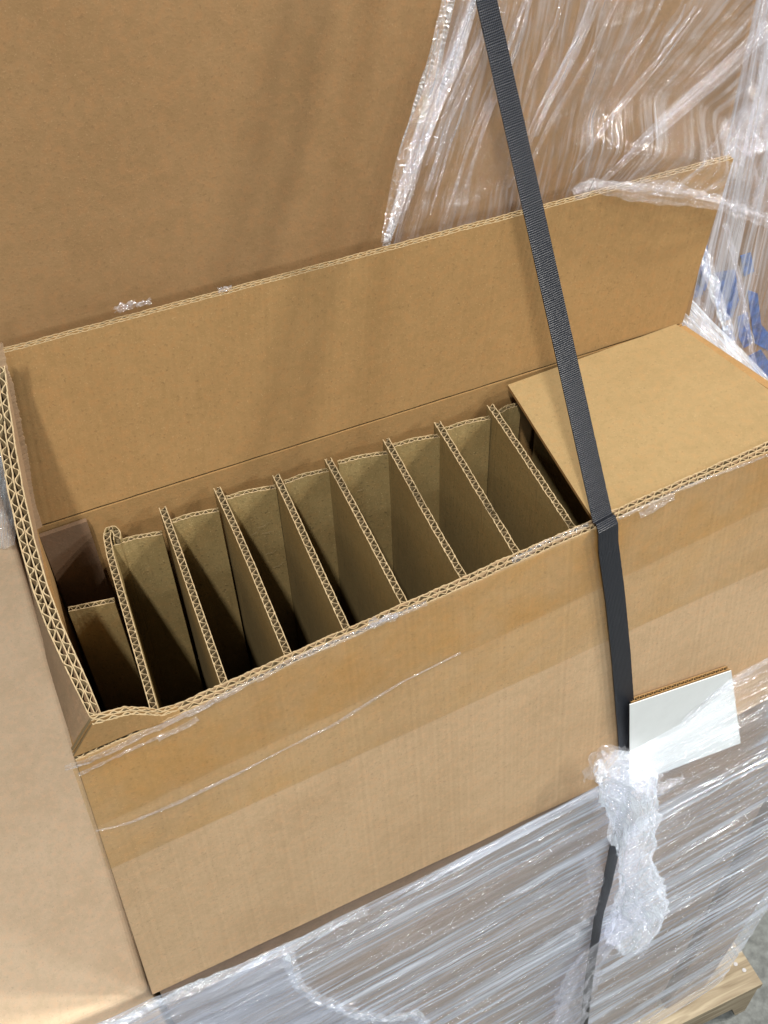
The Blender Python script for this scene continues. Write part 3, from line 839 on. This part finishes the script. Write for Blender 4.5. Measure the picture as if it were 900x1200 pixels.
def ply(mb, P, th, mi=0):
    n = len(P); mb.add(list(P) + [p + th for p in P], [tuple(range(n)), tuple(reversed(range(n, 2 * n)))] + [((i + 1) % n, i, i + n, (i + 1) % n + n) for i in range(n)], mi)


t = MB(); A = [(738, 826), (857, 786), (868, 871), (738, 920)]
ply(t, [onf(x, y, .0095) for x, y in A][::-1], V((0, .0008, 0))); t.build('card_face', K['white'], cdt)
t = MB()
a, b, c, d = onf(738, 824, .0085), onf(856.5, 784.5, .0085), onf(866, 868, .0085), onf(738, 916, .0085)
up = V((0, .004, .0095)) * 0
A2 = [onf(738, 821, .0045), onf(853.5, 782, .0045)]
corr(t, [A2[0], A2[1]], lambda f: V((.03, 0, -.13)), t=.0045, lam=.006)
t.build('card_backing', [K['kraft'], K['kraft'], K['flute']], cdt)


# ------------------------------------------------------------------ stretch film, lower wrap
def film_surface(fn, nu, nv, uvfn, amp_str, amp_cr, fu, fv, seed=0):
    mb = MB()

    def g(u, v):
        p, nrm = fn(u, v); a, b = uvfn(u, v)
        h = noise.noise(V((a * fu, b * fv, seed))) + .5 * noise.noise(V((a * fu * 2, b * fv * 2.3, seed + 5)))
        c = noise.noise(V((a * 22, b * 30, seed + 2)))
        return p + nrm * (amp_str * h + amp_cr * c)
    grid(mb, g, nu, nv, 0, uvfn)
    return mb


lw = thing('lower_film', (0.3, .46, PT), 'milky streaked film wrapped around the cartons below the open one', 'plastic wrap')
bnd = [(-60, 1285), (60, 1232), (130, 1203), (182, 1176), (240, 1152), (332, 1113), (430, 1066), (520, 1021), (610, 974), (680, 937), (700, 926), (724, 905), (744, 876), (770, 862), (800, 846), (830, 822), (860, 797), (905, 771), (960, 742), (1040, 706)]
FO = .0135
BP = [onf(x, y, FO) for x, y in bnd]
XA, XB = BP[0].x, 0.93


def zt(x):
    for a, b in zip(BP[:-1], BP[1:]):
        if a.x <= x <= b.x: return a.z + (b.z - a.z) * (x - a.x) / (b.x - a.x)
    return BP[-1].z


def lowfn(u, v):
    z0 = None
    # right border leans in toward the pallet
    x = XA + (XB + .03 - XA) * u
    z1 = zt(min(x, BP[-1].x - .001)); z = z1 + (-1.59 - z1) * v
    k = max(0, (-z - .45) / 1.14)
    x = x - u ** 3 * k * .115
    y = fy(x) - FO + (.004 if v < .01 else 0) + 0.008 * max(0, -.02 - x) ** .5
    # over the edge of the card the film stands off
    return V((x, y + .006 * u ** 30, z)), V((0, -1, 0.1)).normalized()


fl = film_surface(lowfn, 520, 420, lambda u, v: (lambda p: (p.x, p.z))(lowfn(u, v)[0]), .0030, .0012, 3.0, 55)
flo = fl.build('film_sheet', K['film_low'], lw, smooth=True)
# fewer layers of film (attribute 'layers' = how much is missing) over the card
la = flo.data.attributes.new('layers', 'FLOAT', 'POINT')
c0, c1 = onf(745, 900, FO), onf(866, 840, FO)
vals = []
for v in fl.v:
    dx = max(0, c0.x - .012 - v.x, v.x - c1.x - .02); zl = onf(745, 912, FO).z + (v.x - c0.x) * (onf(868, 874, FO).z - onf(745, 912, FO).z) / (c1.x - c0.x)
    dz = max(0, zl - .02 - v.z); d = math.hypot(dx, dz) + .012 * noise.noise(v * 30)
    vals.append(.88 * max(0, 1 - max(0, d) / .05))
la.data.foreach_set('value', vals)
# side return round the right corner
sd = MB()
grid(sd, lambda u, v: (lambda p: p + V((.004 * math.sin(u * 3), u * .5, 0)))(lowfn(1, v)[0]), 12, 100, 0, lambda u, v: (u * .5, -v * 1.1))
sd.build('film_side', K['film_low'], lw, smooth=True)
# rolled hems
hem = ribbon([onf(x, y, FO + .001) for x, y in bnd[1:7]], lambda f: .008 + .005 * math.sin(f * 11) ** 2, .0018, 2.2, nseg=260, nw=6, fr=70)
hem.build('film_hem', K['film_bunch'], lw, smooth=True)
hem = ribbon([onf(x, y, FO + .0005) for x, y in bnd[6:11]], .004, .0012, 5.2, nseg=160, nw=4, fr=60)
hem.build('film_hem', K['film_scrap'], lw, smooth=True)
hem = ribbon([onf(x, y, FO + .001) for x, y in bnd[14:19]], .006, .002, 6.2, nseg=120, nw=4, fr=60)
hem.build('film_hem', K['film_scrap'], lw, smooth=True)
# second, looser layer at the lower left with a ruffled border
ll = MB()
bord = [(338, 1118), (344, 1140), (352, 1158), (375, 1172), (410, 1186), (450, 1194), (486, 1188), (500, 1200), (512, 1230)]
Bq = [onf(x, y, FO + .006) for x, y in bord]


def lfn(u, v):
    q = v * (len(Bq) - 1); a = min(int(q), len(Bq) - 2); e = Bq[a].lerp(Bq[a + 1], q - a)
    s = V((-.30 + .02 * v, 0, 0)); zl = zt(-.30)
    l = V((-.32, fy(-.32) - FO - .003, zl - .01 - .5 * v))
    p = l.lerp(e, u)
    p.z = min(p.z, zt(p.x) - .001)
    return p, V((0, -1, .2)).normalized()


x = film_surface(lfn, 260, 120, lambda u, v: (lambda p: (p.x * .8 + p.z, p.z))(lfn(u, v)[0]), .004, .003, 14, 30, 4)
x.build('film_overlap', film_mat('stretch_film_loose', milk=.35, fu=16, fv=70, lo=.4, hi=.7, base=.30, crink=.9, gloss=.4, bump=1.2, tint=(.60, .67, .80)), lw, smooth=True)
hem = ribbon(Bq, .012, .004, 8.2, nseg=160, nw=8, fr=60); hem.build('film_hem', K['film_bunch'], lw, smooth=True)


# bunched film round the strap
def lump(mb, path, rad, seed, nseg=90, nr=56, flat=.45, amp=.35):
    P, S = resample(path, sum((b - a).length for a, b in zip(path[:-1], path[1:])) / nseg); n = len(P); vs = []; uvs = []
    for i in range(n):
        f_ = i / (n - 1); a = P[max(0, i - 1)]; b = P[min(n - 1, i + 1)]; tg = (b - a).normalized()
        sdv = V((1, FM, 0)); sdv = (sdv - tg * sdv.dot(tg)).normalized(); nn = V((0, -1, 0))
        R = rad(f_)
        for j in range(nr):
            an = 2 * math.pi * j / nr
            c, s = math.cos(an), math.sin(an)
            q = V((c * 2.4 + .9 * math.sin(S[i] * 30), s * 2.4, S[i] * 15 + seed))
            d = noise.noise(q) + .65 * abs(noise.noise(q * 2.3 + V((9, 0, 0)))) + .38 * noise.noise(V((c * 7, s * 7, S[i] * 20 + seed)))
            rr = R * (1 + amp * d)
            vs.append(P[i] + sdv * (c * rr) + nn * (s * rr * flat + .004)); uvs.append((S[i], j / nr * R * 6))
    fs = [(i * nr + j, i * nr + (j + 1) % nr, (i + 1) * nr + (j + 1) % nr, (i + 1) * nr + j) for i in range(n - 1) for j in range(nr)]
    mb.add(vs, fs, 0, uvs)


kn = thing('film_knot', onf(740, 1000, .02), 'crumpled twist of clear film knotted around the black strap', 'plastic wrap')
KO = .022
t = MB()
lump(t, [onf(x, y, KO) for x, y in ((696, 900), (709, 893), (728, 906), (738, 935), (742, 975), (744, 1010), (745, 1050), (746, 1085), (742, 1110))],
     lambda f: (.012 + .016 * math.sin(min(1, f * 6) * math.pi / 2)) * (1 - .25 * math.exp(-((f - .5) / .1) ** 2)) * (1 + .5 * math.exp(-((f - .8) / .13) ** 2)) * (1 if f < .93 else max(.1, (1 - f) / .07)), 1.0)
t.build('film_twist', K['film_bunch'], kn, smooth=True)
t = MB()
lump(t, [onf(x, y, KO - .004) for x, y in ((742, 1065), (728, 1085), (708, 1102), (690, 1120), (676, 1150), (668, 1185), (660, 1215))],
     lambda f: .018 + .012 * math.sin(f * 3.1), 5.0, amp=.7, flat=.3)
t.build('film_tail', K['film_scrap'], kn, smooth=True)
for i, (pl, wd) in enumerate([([(690, 914), (698, 890), (708, 880), (722, 884)], .018), ([(722, 882), (735, 900), (752, 915), (772, 918)], .020), ([(690, 1000), (700, 1030), (690, 1070), (668, 1100)], .02), ([(742, 930), (770, 926), (800, 912)], .012), ([(736, 1085), (700, 1120), (672, 1150), (655, 1200)], .018), ([(745, 1060), (760, 1085), (752, 1120)], .016), ([(730, 905), (736, 950), (741, 1010), (738, 1060)], .022), ([(715, 900), (722, 940), (728, 985)], .014)]):
    x = ribbon([onf(a, b, KO) for a, b in pl], wd, .006, i + 20.3, nseg=90, nw=12, fr=70)
    x.build('film_fold', K['film_scrap'], kn, smooth=True)

# ------------------------------------------------------------------ stretch film, upper wrap over the tall carton
uw = thing('upper_film', (.55, .70, .1), 'clear creased film pulled diagonally over the tall carton at upper right', 'plastic wrap')
TP = [(536, -30), (560, -30), (620, -30), (700, -30), (780, -30), (860, -30), (940, -30), (960, 60), (960, 150)]
BT = [(446, 292), (470, 288), (560, 264), (640, 242), (686, 224), (716, 222), (760, 228), (838, 236), (960, 275)]
TPy = [.712, .711, .711, .711, .711, .711, .72, .74, .74]
BTy = [.713, .713, .713, .712, .690, .672, .664, .662, .70]
Tw = [ony(a[0], a[1], y) for a, y in zip(TP, TPy)]
Bw = [ony(a[0], a[1], y) for a, y in zip(BT, BTy)]


def poly(P, u):
    q = u * (len(P) - 1); a = min(int(q), len(P) - 2); return P[a].lerp(P[a + 1], q - a)


def upfn(u, v):
    p = poly(Tw, u).lerp(poly(Bw, u), v)
    # keep outside the tall carton and tight against it except near the flap
    k = min(1, max(0, (v - .60) / .22)); k = k * k * (3 - 2 * k)
    yb = poly(Bw, u).y
    if p.x < .62: p.y = .7115 + (yb - .7115) * k
    return p, V((0, -1, .3)).normalized()


x = film_surface(upfn, 420, 300, lambda u, v: (v * .42, u * .40), .0012, .0022, 6, 110, 11)
x.build('film_sheet', K['film_up'], uw, smooth=True)
random.seed(5)
PLEATS = []
for k in range(14):
    q = random.random(); e = random.uniform(.2, 1)
    PLEATS.append(((660 + 250 * q, -30 + 60 * q), (660 + 250 * q + (560 + 150 * q - 660 - 250 * q) * e, 20 + 215 * e * (1 - .12 * q)), random.uniform(.002, .005), .0015, 'film_scrap'))
for k in range(8):
    q = random.random(); PLEATS.append(((560 + 90 * q, -30), (470 + 95 * q, 275 - 25 * q - 90 * random.random()), random.uniform(.002, .006), .0015, 'film_scrap'))
for i, (a, b, wd, am, mt) in enumerate([
    ((532, -30), (450, 284), .012, .003, 'film_bunch'), ((556, -30), (466, 262), .012, .004, 'film_scrap'), ((566, -30), (452, 288), .010, .003, 'film_bunch'),
    ((700, -20), (628, 160), .006, .002, 'film_scrap'), ((900, 40), (700, 218), .008, .002, 'film_scrap'), ((620, -20), (520, 262), .004, .0015, 'film_scrap'),
        ((890, -30), (905, 190), .016, .005, 'film_scrap')] + PLEATS):
    A, B = ony(a[0], a[1], .706), ony(b[0], b[1], .708)
    x = ribbon([A, A.lerp(B, .33) + V((.003, 0, 0)), A.lerp(B, .66) - V((.002, 0, 0)), B], (lambda f, wd=wd: wd * (.35 + .65 * math.sin(math.pi * min(1, .12 + f * .8)))), am * .5, i * 4.7 + 1, nseg=200, nw=10, fr=26)
    x.build('film_pleat', K[mt], uw, smooth=True)
# rolled lower border crossing in front of the flap top
bl = [((672, 228), .672), ((690, 219), .668), ((712, 221), .664), ((745, 224), .660), ((785, 226), .656), ((838, 238), .655), ((870, 250), .665), ((905, 262), .68), ((950, 278), .69)]
x = ribbon([ony(p[0], p[1], y) for p, y in bl], lambda f: .009 + .010 * math.exp(-((f - .25) / .12) ** 2), .0035, 31.0, nseg=240, nw=10, fr=55)
x.build('film_hem', K['film_scrap'], uw, smooth=True)
x = ribbon([ony(p[0] + 2, p[1] - 5, y - .002) for p, y in bl], lambda f: .006, .003, 36.0, nseg=240, nw=8, fr=75)
x.build('film_hem', K['film_scrap'], uw, smooth=True)
x = ribbon([ony(a, b, .70) for a, b in ((850, 190), (862, 168), (880, 150), (905, 140))], .04, .008, 44.0, nseg=140, nw=18, fr=60)
x.build('film_pleat', K['film_scrap'], uw, smooth=True)

# film on the printed carton
rw = thing('side_film', (.85, .79, -.1), 'dull streaked film over the blue printed carton at the right edge', 'plastic wrap')


def rfn(u, v):
    top_ = V((.640 + .42 * u, .790, .34)); bot = V((.60 + .62 * u, .782 - .02 * (1 - u), -.50))
    return top_.lerp(bot, v), V((0, -1, .1)).normalized()


x = film_surface(rfn, 260, 200, lambda u, v: (v * .85, u * .5), .004, .001, 3, 55, 17)
x.build('film_sheet', K['film_right'], rw, smooth=True)
for i, (a, b, wd) in enumerate([((806, 330), (838, 420), .010), ((822, 290), (868, 450), .014), ((850, 262), (885, 430), .006), ((828, 380), (912, 475), .012)]):
    A, B = ony(a[0], a[1], .775), ony(b[0], b[1], .770)
    x = ribbon([A, A.lerp(B, .5) + V((.003, 0, 0)), B], wd, .004, i * 3.9 + 60, nseg=120, nw=8, fr=40)
    x.build('film_pleat', K['film_bunch' if i == 1 else 'film_scrap'], rw, smooth=True)
# flat film bridging beside the carton's right wall
x = MB()
PA = [ony(795, 372, .69), ony(850, 430, .66), ony(915, 492, .62), ony(960, 540, .60)]


def brf(u, v):
    p = poly(PA, u); return p + V((.004 + .05 * v, .09 * v, -.012 - .02 * v + .002 * noise.noise(V((u * 5, v * 30, 0)))))


grid(x, brf, 80, 30, 0, lambda u, v: (u * .25, v * .08)); x.build('film_pleat', K['film_bunch'], rw, smooth=True)

# ------------------------------------------------------------------ small plastic remains
def scrap(px, py, fn, size, seed, label):
    P = fn(px, py)
    mb = MB()

    def g(u, v):
        a, b = (u - .5) * size * 2.2, (v - .5) * size
        q = V((u * 3 + seed, v * 3, seed))
        return P + V((a + size * .5 * noise.noise(q), -.002 + size * .5 * noise.noise(q + V((5, 0, 0))), b * .9 + size * .8 * abs(noise.noise(q * 1.3 + V((0, 7, 0)))) + size * .1))
    grid(mb, g, 26, 18, 0, lambda u, v: (u * size * 2, v * size))
    tag(mb.build('film_scrap', K['film_scrap'], base=tuple(P), smooth=True), label, 'plastic scrap', 'torn plastic scraps on the cut edges')


scrap(147, 360, lambda a, b: ony(a, b, .694), .007, 1.0, 'larger torn plastic scrap on the left half of the raised flap edge')
scrap(168, 355, lambda a, b: ony(a, b, .694), .005, 3.0, 'small plastic scrap just right of the larger one on the raised flap edge')
scrap(263, 339, lambda a, b: ony(a, b, .692), .005, 5.0, 'tiny plastic scrap alone near the middle of the raised flap edge')
scrap(447, 727, lambda a, b: onz(a, b, .004), .010, 7.0, 'torn plastic scrap on the front edge between two dividers')
lf = thing('loose_film', (-.12, 1.05, ZB), 'crumpled clear film lying behind the pale low carton at the left edge', 'plastic wrap')


def loose(u, v):
    p = onz(-30 + 48 * u, 520 + 120 * v, ZB + .02)
    return p, V((0, -.5, 1)).normalized()


x = film_surface(loose, 60, 120, lambda u, v: (v * .3, u * .1), .012, .012, 12, 40, 23)
x.build('film_sheet', K['film_bunch'], lf, smooth=True)
for o in bpy.data.objects:
    if '_base' in o: del o['_base']
